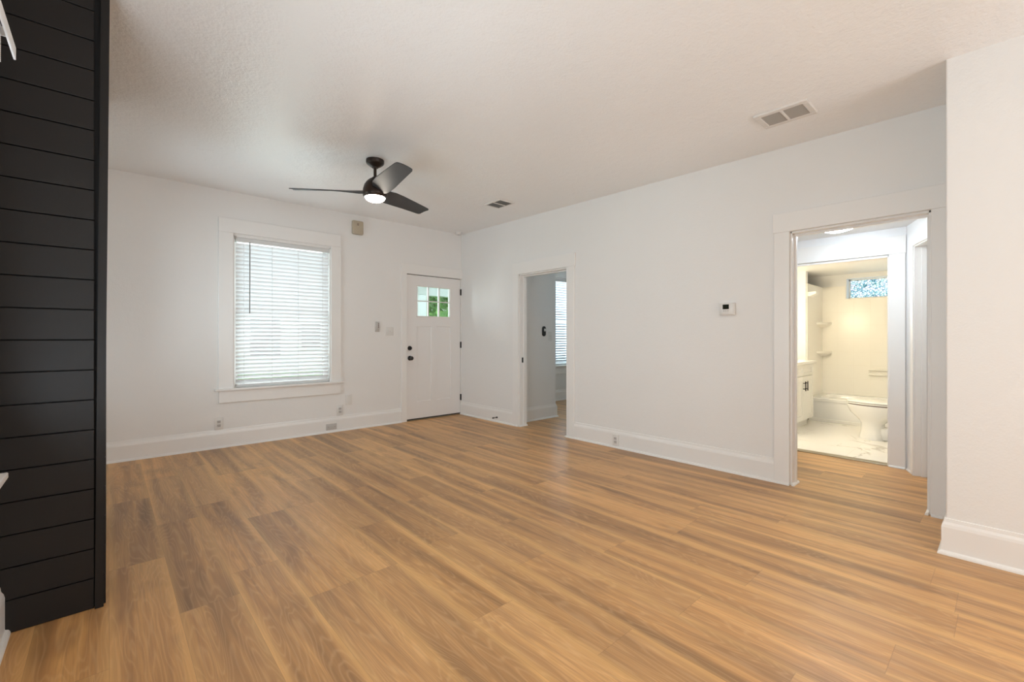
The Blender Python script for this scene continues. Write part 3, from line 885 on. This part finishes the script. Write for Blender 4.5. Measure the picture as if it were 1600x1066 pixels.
# angled wall with a closet door on the right of the hall
ax, ay = BX, 0.622
dv = Vector((-math.cos(math.radians(21)), -math.sin(math.radians(21)), 0))
nv = Vector((dv.y, -dv.x, 0)) * 1.0       # candidate normal
if nv.y < 0: nv = -nv                      # hall side
def along(mb, s0, s1, d0, d1, z0, z1, bev=0.0):
    p = Vector((ax, ay, 0))
    pts = [p + dv * s + nv * d for s, d in ((s0, d0), (s1, d0), (s1, d1), (s0, d1))]
    mb.ring_loft([[(v.x, v.y, z0) for v in pts], [(v.x, v.y, z1) for v in pts]])
    return mb
L = 1.26
mb = MB()
along(mb, 0, 0.215, -0.12, 0, 0, HC); along(mb, 0.98, L, -0.12, 0, 0, HC); along(mb, 0.215, 0.98, -0.12, 0, 2.0, HC)
struct('wall_hall_angled', mb, 'hallwall', 'angled white wall at the right end of the hall', 'wall')
t4 = thing('trim_4', (ax, ay, 0), 'narrow white casing on the angled hall wall', 'door trim', None, 'structure')
along(MB(), 0.165, 0.217, -0.001, 0.014, 0, 2.0).build('leg_casing', 'trim', t4)
along(MB(), 0.978, 1.03, -0.001, 0.014, 0, 2.0).build('leg_casing', 'trim', t4)
along(MB(), 0.165, 1.03, -0.001, 0.014, 1.998, 2.05).build('head_casing', 'trim', t4)
along(MB(), 0.214, 0.228, -0.121, 0.004, 0, 2.0).build('jamb', 'trim', t4)
along(MB(), 0.967, 0.981, -0.121, 0.004, 0, 2.0).build('jamb', 'trim', t4)
along(MB(), 0.214, 0.981, -0.121, 0.004, 1.987, 2.001).build('head_jamb', 'trim', t4)
along(MB(), 0.227, 0.24, -0.075, -0.04, 0, 1.987).build('door_stop', 'trim', t4)
d3 = thing('door_3', (ax, ay, 0), 'white closet door closed in the angled hall wall', 'door', None, 'structure')
along(MB(), 0.229, 0.966, -0.12, -0.08, 0.008, 1.986).build('door_panel', 'doorpaint', d3)
mb = MB()
p = Vector((ax, ay, 0))
mb.prism([tuple(p + dv * 0.03 + nv * d + Vector((0, 0, z))) for d, z in base], dv * 0.14)
struct('baseboard_hall_angled', mb, 'trim', 'bright shoe moulding at the foot of the angled hall wall', 'baseboard')

hl = thing('ceiling_light', (4.82, 1.02, HC), 'glowing flush round ceiling light in the hall', 'ceiling light', 'ceiling lights')
MB().lathe((4.82, 1.02, HC + 0.001), (4.82, 1.02, HC - 0.02), [(0, 0.15), (1, 0.15), (1, 0.001)], 36).build('base', 'plastic', hl, True)
MB().lathe((4.82, 1.02, HC - 0.019), (4.82, 1.02, HC - 0.078), [(0, 0.142), (0.3, 0.138), (0.6, 0.112), (0.85, 0.065), (1.0, 0.003)], 36).build('glass_dome', 'halllens', hl, True)
for k_ in range(3):
    a_ = math.radians(-72 + 120 * k_)
    cx, cy = 4.82 + 0.146 * math.cos(a_), 1.02 + 0.146 * math.sin(a_)
    MB().box(cx - 0.010, cx + 0.010, cy - 0.010, cy + 0.010, HC - 0.045, HC - 0.012, 0.002).build('clip', 'slot', hl)

# ---------------------------------------------------------------- bathroom
XB = 8.30
struct('floor_bathroom', MB().box(BX + 0.10, 8.6, 0.3, 2.45, -0.1, 0.004), 'marble', 'white marble tile floor with dark veins in the bathroom', 'floor')
WB = (0.62, 1.64, 1.79, 2.085)
struct('wall_bath_back', wall_x(XB, XB + 0.22, 0.3, 2.45, HC, [WB]), 'hallwall', 'far bathroom wall with the pebbled window', 'wall')
struct('wall_bath_right', MB().box(BX + 0.12, 8.6, 0.30, 0.42, 0, HC), 'hallwall', 'right bathroom wall behind the toilet', 'wall')
struct('wall_bath_wing', MB().box(7.47, 7.56, 1.955, 2.33, 0, HC), 'hallwall', 'short wall between vanity and bathtub', 'wall')
t = thing('window_5', (XB, 1.13, WB[2]), 'small high bathroom window with pebble-patterned glass', 'window', None, 'structure')
q = MB()
for a, b, c, d in ((WB[0], WB[1], WB[2], WB[2] + 0.018), (WB[0], WB[1], WB[3] - 0.018, WB[3]), (WB[0], WB[0] + 0.018, WB[2], WB[3]), (WB[1] - 0.018, WB[1], WB[2], WB[3])):
    q.box(XB + 0.16, XB + 0.19, a, b, c, d)
q.build('frame', 'trim', t)
MB().box(XB + 0.172, XB + 0.178, WB[0] + 0.018, WB[1] - 0.018, WB[2] + 0.018, WB[3] - 0.018).build('pebble_glass', 'pebble', t)

# tub, surround
tb = thing('bathtub', (7.92, 1.19, 0), 'low white bathtub along the far bathroom wall', 'bathtub')
TX0, TX1, TY0, TY1, TH = 7.56, XB - 0.012, 0.43, 1.94, 0.335
q = MB()
q.box(TX0, TX0 + 0.035, TY0, TY1, 0.005, TH - 0.04, 0.006, 2)
q.build('apron', 'tub', tb, True)
q = MB()
def rr(x0, x1, y0, y1, r, z, n=6):
    pts = []
    for cx, cy, a0 in ((x1 - r, y1 - r, 0), (x0 + r, y1 - r, 90), (x0 + r, y0 + r, 180), (x1 - r, y0 + r, 270)):
        for i in range(n + 1):
            a_ = math.radians(a0 + 90 * i / n)
            pts.append((cx + r * math.cos(a_), cy + r * math.sin(a_), z))
    return pts
q.ring_loft([rr(TX0 - 0.012, TX1, TY0, TY1, 0.02, TH - 0.045), rr(TX0 - 0.012, TX1, TY0, TY1, 0.02, TH - 0.008), rr(TX0 - 0.004, TX1, TY0, TY1, 0.02, TH),
             rr(TX0 + 0.07, TX1 - 0.06, TY0 + 0.10, TY1 - 0.10, 0.14, TH), rr(TX0 + 0.085, TX1 - 0.075, TY0 + 0.12, TY1 - 0.12, 0.14, TH - 0.03),
             rr(TX0 + 0.13, TX1 - 0.11, TY0 + 0.20, TY1 - 0.2, 0.14, 0.08)], True, True)
q.build('basin', 'tub', tb, True)
MB().box(TX0 - 0.012, TX0 + 0.002, TY0, TY1, 0.004, 0.045, 0.004).build('base_strip', 'vanity', tb)
sr = thing('tub_surround', (8.0, 1.19, TH), 'glossy white moulded tile surround above the bathtub', 'tub surround')
q = MB()
ZT = 1.98
q.box(XB - 0.012, XB + 0.0, TY0, WB[0] - 0.01, TH + 0.001, ZT); q.box(XB - 0.012, XB + 0.0, WB[0] - 0.01, WB[1] + 0.01, TH + 0.001, WB[2] - 0.01)
q.box(XB - 0.012, XB + 0.0, WB[1] + 0.01, TY1 + 0.005, TH + 0.001, ZT)
q.build('back_panel', 'surround', sr)
MB().box(7.50, XB - 0.012, 1.943, 1.955, TH + 0.001, ZT).build('side_panel', 'surround', sr)
MB().box(7.56, XB - 0.012, 0.421, 0.430, TH + 0.001, ZT).build('side_panel', 'surround', sr)
def corner_shelf(z, r, cx=XB - 0.012, cy=1.943):
    q = MB()
    ringz = lambda zz, rr_: [(cx, cy, zz)] + [(cx - rr_ * 2.6 * math.cos(math.radians(a_)), cy - rr_ * math.sin(math.radians(a_)), zz) for a_ in range(0, 91, 9)]
    q.ring_loft([ringz(z, r), ringz(z - 0.03, r), ringz(z - 0.075, r * 0.35)])
    q.build('corner_shelf', 'surround', sr, False)
for z in (0.99, 1.43): corner_shelf(z, 0.12)
q = MB()
ringz = lambda zz, s: [(7.52, 1.943, zz), (7.52, 1.943 - 0.10 * s, zz), (7.64, 1.943 - 0.10 * s, zz), (7.74, 1.943 - 0.02 * s, zz), (7.76, 1.943, zz)]
q.ring_loft([ringz(1.86, 1), ringz(1.83, 1), ringz(1.80, 0.3)])
q.build('corner_shelf', 'surround', sr)
for z in (0.66, 0.73):
    MB().box(XB - 0.055, XB - 0.011, 0.95, 1.37, z - 0.014, z + 0.012, 0.010, 3).build('soap_ledge', 'surround', sr, True)

# vanity
VY = 1.80
va = thing('vanity_cabinet', (6.75, 2.06, 0), 'white shaker vanity with paired dark bar handles in the bathroom', 'vanity')
MB().box(6.30, 7.226, VY + 0.019, 2.325, 0.10, 0.845, 0.002).build('carcass', 'vanity', va)
MB().box(6.33, 7.19, VY + 0.07, 2.30, 0.004, 0.10).build('toe_kick', 'vanity', va)
cnt = MB().box(6.27, 7.262, VY - 0.028, 2.328, 0.845, 0.885, 0.004, 2).build('countertop', 'counter', va)
MB().box(6.27, 7.262, 2.308, 2.328, 0.885, 0.985, 0.003).build('backsplash', 'counter', cnt)
for a, b in ((6.312, 6.760), (6.766, 7.214)):
    dr = panelled(MB(), a, b, 0.115, 0.686, VY, VY + 0.018, [(a + 0.06, b - 0.06, 0.175, 0.626)], depth=0.006, slope=0.003).build('door', 'vanity', va)
    hx = b - 0.032 if b < 6.8 else a + 0.085
    if b < 6.8: hx = b + 0.022 - 0.02
    q = MB()
    q.cyl((hx, VY - 0.030, 0.500), (hx, VY - 0.030, 0.625), 0.0065, n=12)
    for z in (0.525, 0.600): q.cyl((hx, VY - 0.030, z), (hx, VY + 0.002, z), 0.005, n=10)
    q.build('handle', 'black', dr, True)
    dw = panelled(MB(), a, b, 0.698, 0.838, VY, VY + 0.018, [(a + 0.045, b - 0.045, 0.735, 0.80)], depth=0.006, slope=0.003).build('drawer_front', 'vanity', va)

# toilet facing the vanity
to = thing('toilet', (6.68, 0.8, 0.004), 'white toilet with closed lid beside the bathtub', 'toilet')
TXc = 6.70
def oval(cx, cy, rx, ryf, ryb, z, n=36, sq=1.0):
    pts = []
    for i in range(n):
        a_ = 2 * PI * i / n
        c_, s_ = math.cos(a_), math.sin(a_)
        pts.append((cx + rx * c_, cy + (ryf if s_ > 0 else ryb) * s_, z))
    return pts
q = MB()
CYB = 1.00
q.ring_loft([oval(TXc, 1.05, 0.118, 0.150, 0.10, 0.004), oval(TXc, 1.05, 0.114, 0.146, 0.10, 0.03), oval(TXc, 1.05, 0.102, 0.132, 0.09, 0.10), oval(TXc, 1.05, 0.104, 0.130, 0.09, 0.19),
             oval(TXc, 1.03, 0.128, 0.180, 0.12, 0.235), oval(TXc, CYB, 0.160, 0.285, 0.23, 0.31), oval(TXc, CYB, 0.178, 0.312, 0.23, 0.37), oval(TXc, CYB, 0.182, 0.318, 0.23, 0.395), oval(TXc, CYB, 0.176, 0.31, 0.225, 0.402)])
q.build('bowl', 'porcelain', to, True)
q = MB()
q.ring_loft([oval(TXc, CYB, 0.172, 0.305, 0.22, 0.402), oval(TXc, CYB, 0.172, 0.305, 0.22, 0.415)])
q.ring_loft([oval(TXc, CYB, 0.174, 0.310, 0.23, 0.4275), oval(TXc, CYB, 0.174, 0.310, 0.23, 0.4345)])
q.build('seat_gap_shade', 'slot', to)  # dark rings stand in for the shadow line under seat and lid
q = MB(); q.ring_loft([oval(TXc, CYB, 0.186, 0.322, 0.24, 0.415), oval(TXc, CYB, 0.188, 0.325, 0.24, 0.423), oval(TXc, CYB, 0.184, 0.32, 0.24, 0.428)])
q.build('seat', 'porcelain', to, True)
q = MB(); q.ring_loft([oval(TXc, CYB, 0.184, 0.320, 0.24, 0.434), oval(TXc, CYB, 0.187, 0.323, 0.24, 0.442), oval(TXc, CYB, 0.178, 0.312, 0.235, 0.449), oval(TXc, CYB, 0.12, 0.22, 0.17, 0.452)])
q.build('lid', 'porcelain', to, True)
MB().box(TXc - 0.21, TXc + 0.21, 0.445, 0.66, 0.40, 0.75, 0.02, 3).build('tank', 'porcelain', to, True)
MB().box(TXc - 0.22, TXc + 0.22, 0.437, 0.67, 0.751, 0.79, 0.012, 3).build('tank_lid', 'porcelain', to, True)
MB().box(TXc - 0.07, TXc + 0.07, 0.46, 1.02, 0.006, 0.15, 0.02, 2).box(TXc - 0.06, TXc + 0.06, 0.46, 0.80, 0.14, 0.40, 0.02, 2).build('trapway', 'porcelain', to, True)
q = MB(); q.cyl((TXc - 0.205, 0.60, 0.70), (TXc - 0.225, 0.60, 0.70), 0.012, n=14); q.box(TXc - 0.235, TXc - 0.225, 0.58, 0.665, 0.692, 0.706, 0.003)
q.build('flush_lever', 'brass', to)

# bathroom door, swung open into the bathroom against the right side
d2 = thing('door_2', (BX + 0.12, DB[0], 0), 'white bathroom door standing open inside the bathroom', 'door', None, 'structure')
MB().box(BX + 0.125, BX + 0.125 + 0.70, DB[0] - 0.034, DB[0] + 0.001, 0.012, 1.945, 0.002).build('door_panel', 'doorpaint', d2)

# ---------------------------------------------------------------- outside
struct('ground_lawn', MB().box(-25, 40, FY + 0.13, 60, -0.62, -0.5), 'lawn', 'green front lawn beyond the windows', 'lawn')
struct('porch_floor', MB().box(2.3, 5.6, FY + 0.15, 7.9, -0.5, -0.05), 'porch', 'pale porch deck outside the front door', 'porch')
struct('porch_roof', MB().box(2.3, 5.7, FY + 0.15, 8.0, 2.42, 2.55).box(2.3, 5.9, 7.74, 7.92, 2.04, 2.42), 'porch', 'pale porch roof and beam outside the front door', 'porch')
t = thing('porch_column', (4.545, 7.83, -0.05), 'white square porch column seen through the front door panes', 'column')
MB().box(4.40, 4.69, 7.72, 7.94, -0.05, 2.04, 0.006).build('shaft', 'siding', t)
MB().box(4.36, 4.73, 7.68, 7.98, -0.05, 0.10, 0.006).build('base', 'siding', t)
def tree(name, x, y, h, rx, rz, n, label, seed, group='trees in the front garden'):
    rnd = random.Random(seed)
    t = thing(name, (x, y, -0.5), label, 'tree', group)
    MB().tube([(x, y, -0.55), (x + 0.05, y, h * 0.35), (x - 0.04, y + 0.05, h * 0.8)], 0.10, 10).build('trunk', 'bark', t, True)
    q = MB()
    for i in range(n):
        a_ = rnd.uniform(0, 2 * PI); u = rnd.uniform(-1, 1); r = rnd.uniform(0.35, 1) ** 0.6
        sxy = math.sqrt(1 - u * u)
        lump = 1 + 0.22 * math.sin(3 * a_ + 2 * u)
        c_ = Vector((x + rx * r * sxy * math.cos(a_) * lump, y + rx * r * sxy * math.sin(a_) * lump, h + rz * r * u))
        d_ = Vector((rnd.uniform(-1, 1), rnd.uniform(-1, 1), rnd.uniform(-1, 0.4))).normalized()
        e_ = d_.cross(Vector((rnd.uniform(-1, 1), rnd.uniform(-1, 1), rnd.uniform(-1, 1)))).normalized()
        L_ = rnd.uniform(0.12, 0.26); w_ = L_ * 0.42
        q.quad(c_ - d_ * L_, c_ + e_ * w_, c_ + d_ * L_, c_ - e_ * w_)
    q.build('foliage', 'leaf', t)
    return t
tree('leafy_tree', 7.6, 11.2, 1.9, 1.1, 1.2, 430, 'bushy green tree in the middle panes of the front door', 3)
tree('leafy_tree', 9.9, 14.0, 2.3, 1.4, 1.4, 520, 'bushy green tree in the right panes of the front door', 5)
tree('leafy_tree', -0.5, 17.5, 3.4, 2.0, 1.6, 1500, 'tree behind the left part of the front window blind', 9)
def house(x0, x1, y, h, label, wins):
    t = thing('neighbour_house', ((x0 + x1) / 2, y, -0.5), label, 'house', 'houses across the street')
    MB().box(x0, x1, y, y + 7, -0.55, h).build('wall', 'siding', t)
    MB().prism([(x0 - 0.4, y - 0.4, h), (x1 + 0.4, y - 0.4, h), ((x0 + x1) / 2, y - 0.4, h + 2.2)], (0, 7.8, 0)).build('roof', 'roof', t)
    for a, b, c, d in wins: MB().box(a, b, y - 0.05, y + 0.02, c, d).build('window', 'housewin', t)
    return t
house(1.5, 9.0, 24, 3.2, 'white house across the lawn behind the blind', [(2.4, 3.3, 0.6, 2.0), (5.0, 6.3, 0.3, 2.2), (7.3, 8.2, 0.6, 2.0)])
house(11.0, 17.0, 22, 3.0, 'white house beyond the trees outside the front door', [(12.0, 13.0, 0.6, 2.0), (14.2, 15.4, 0.6, 2.0)])
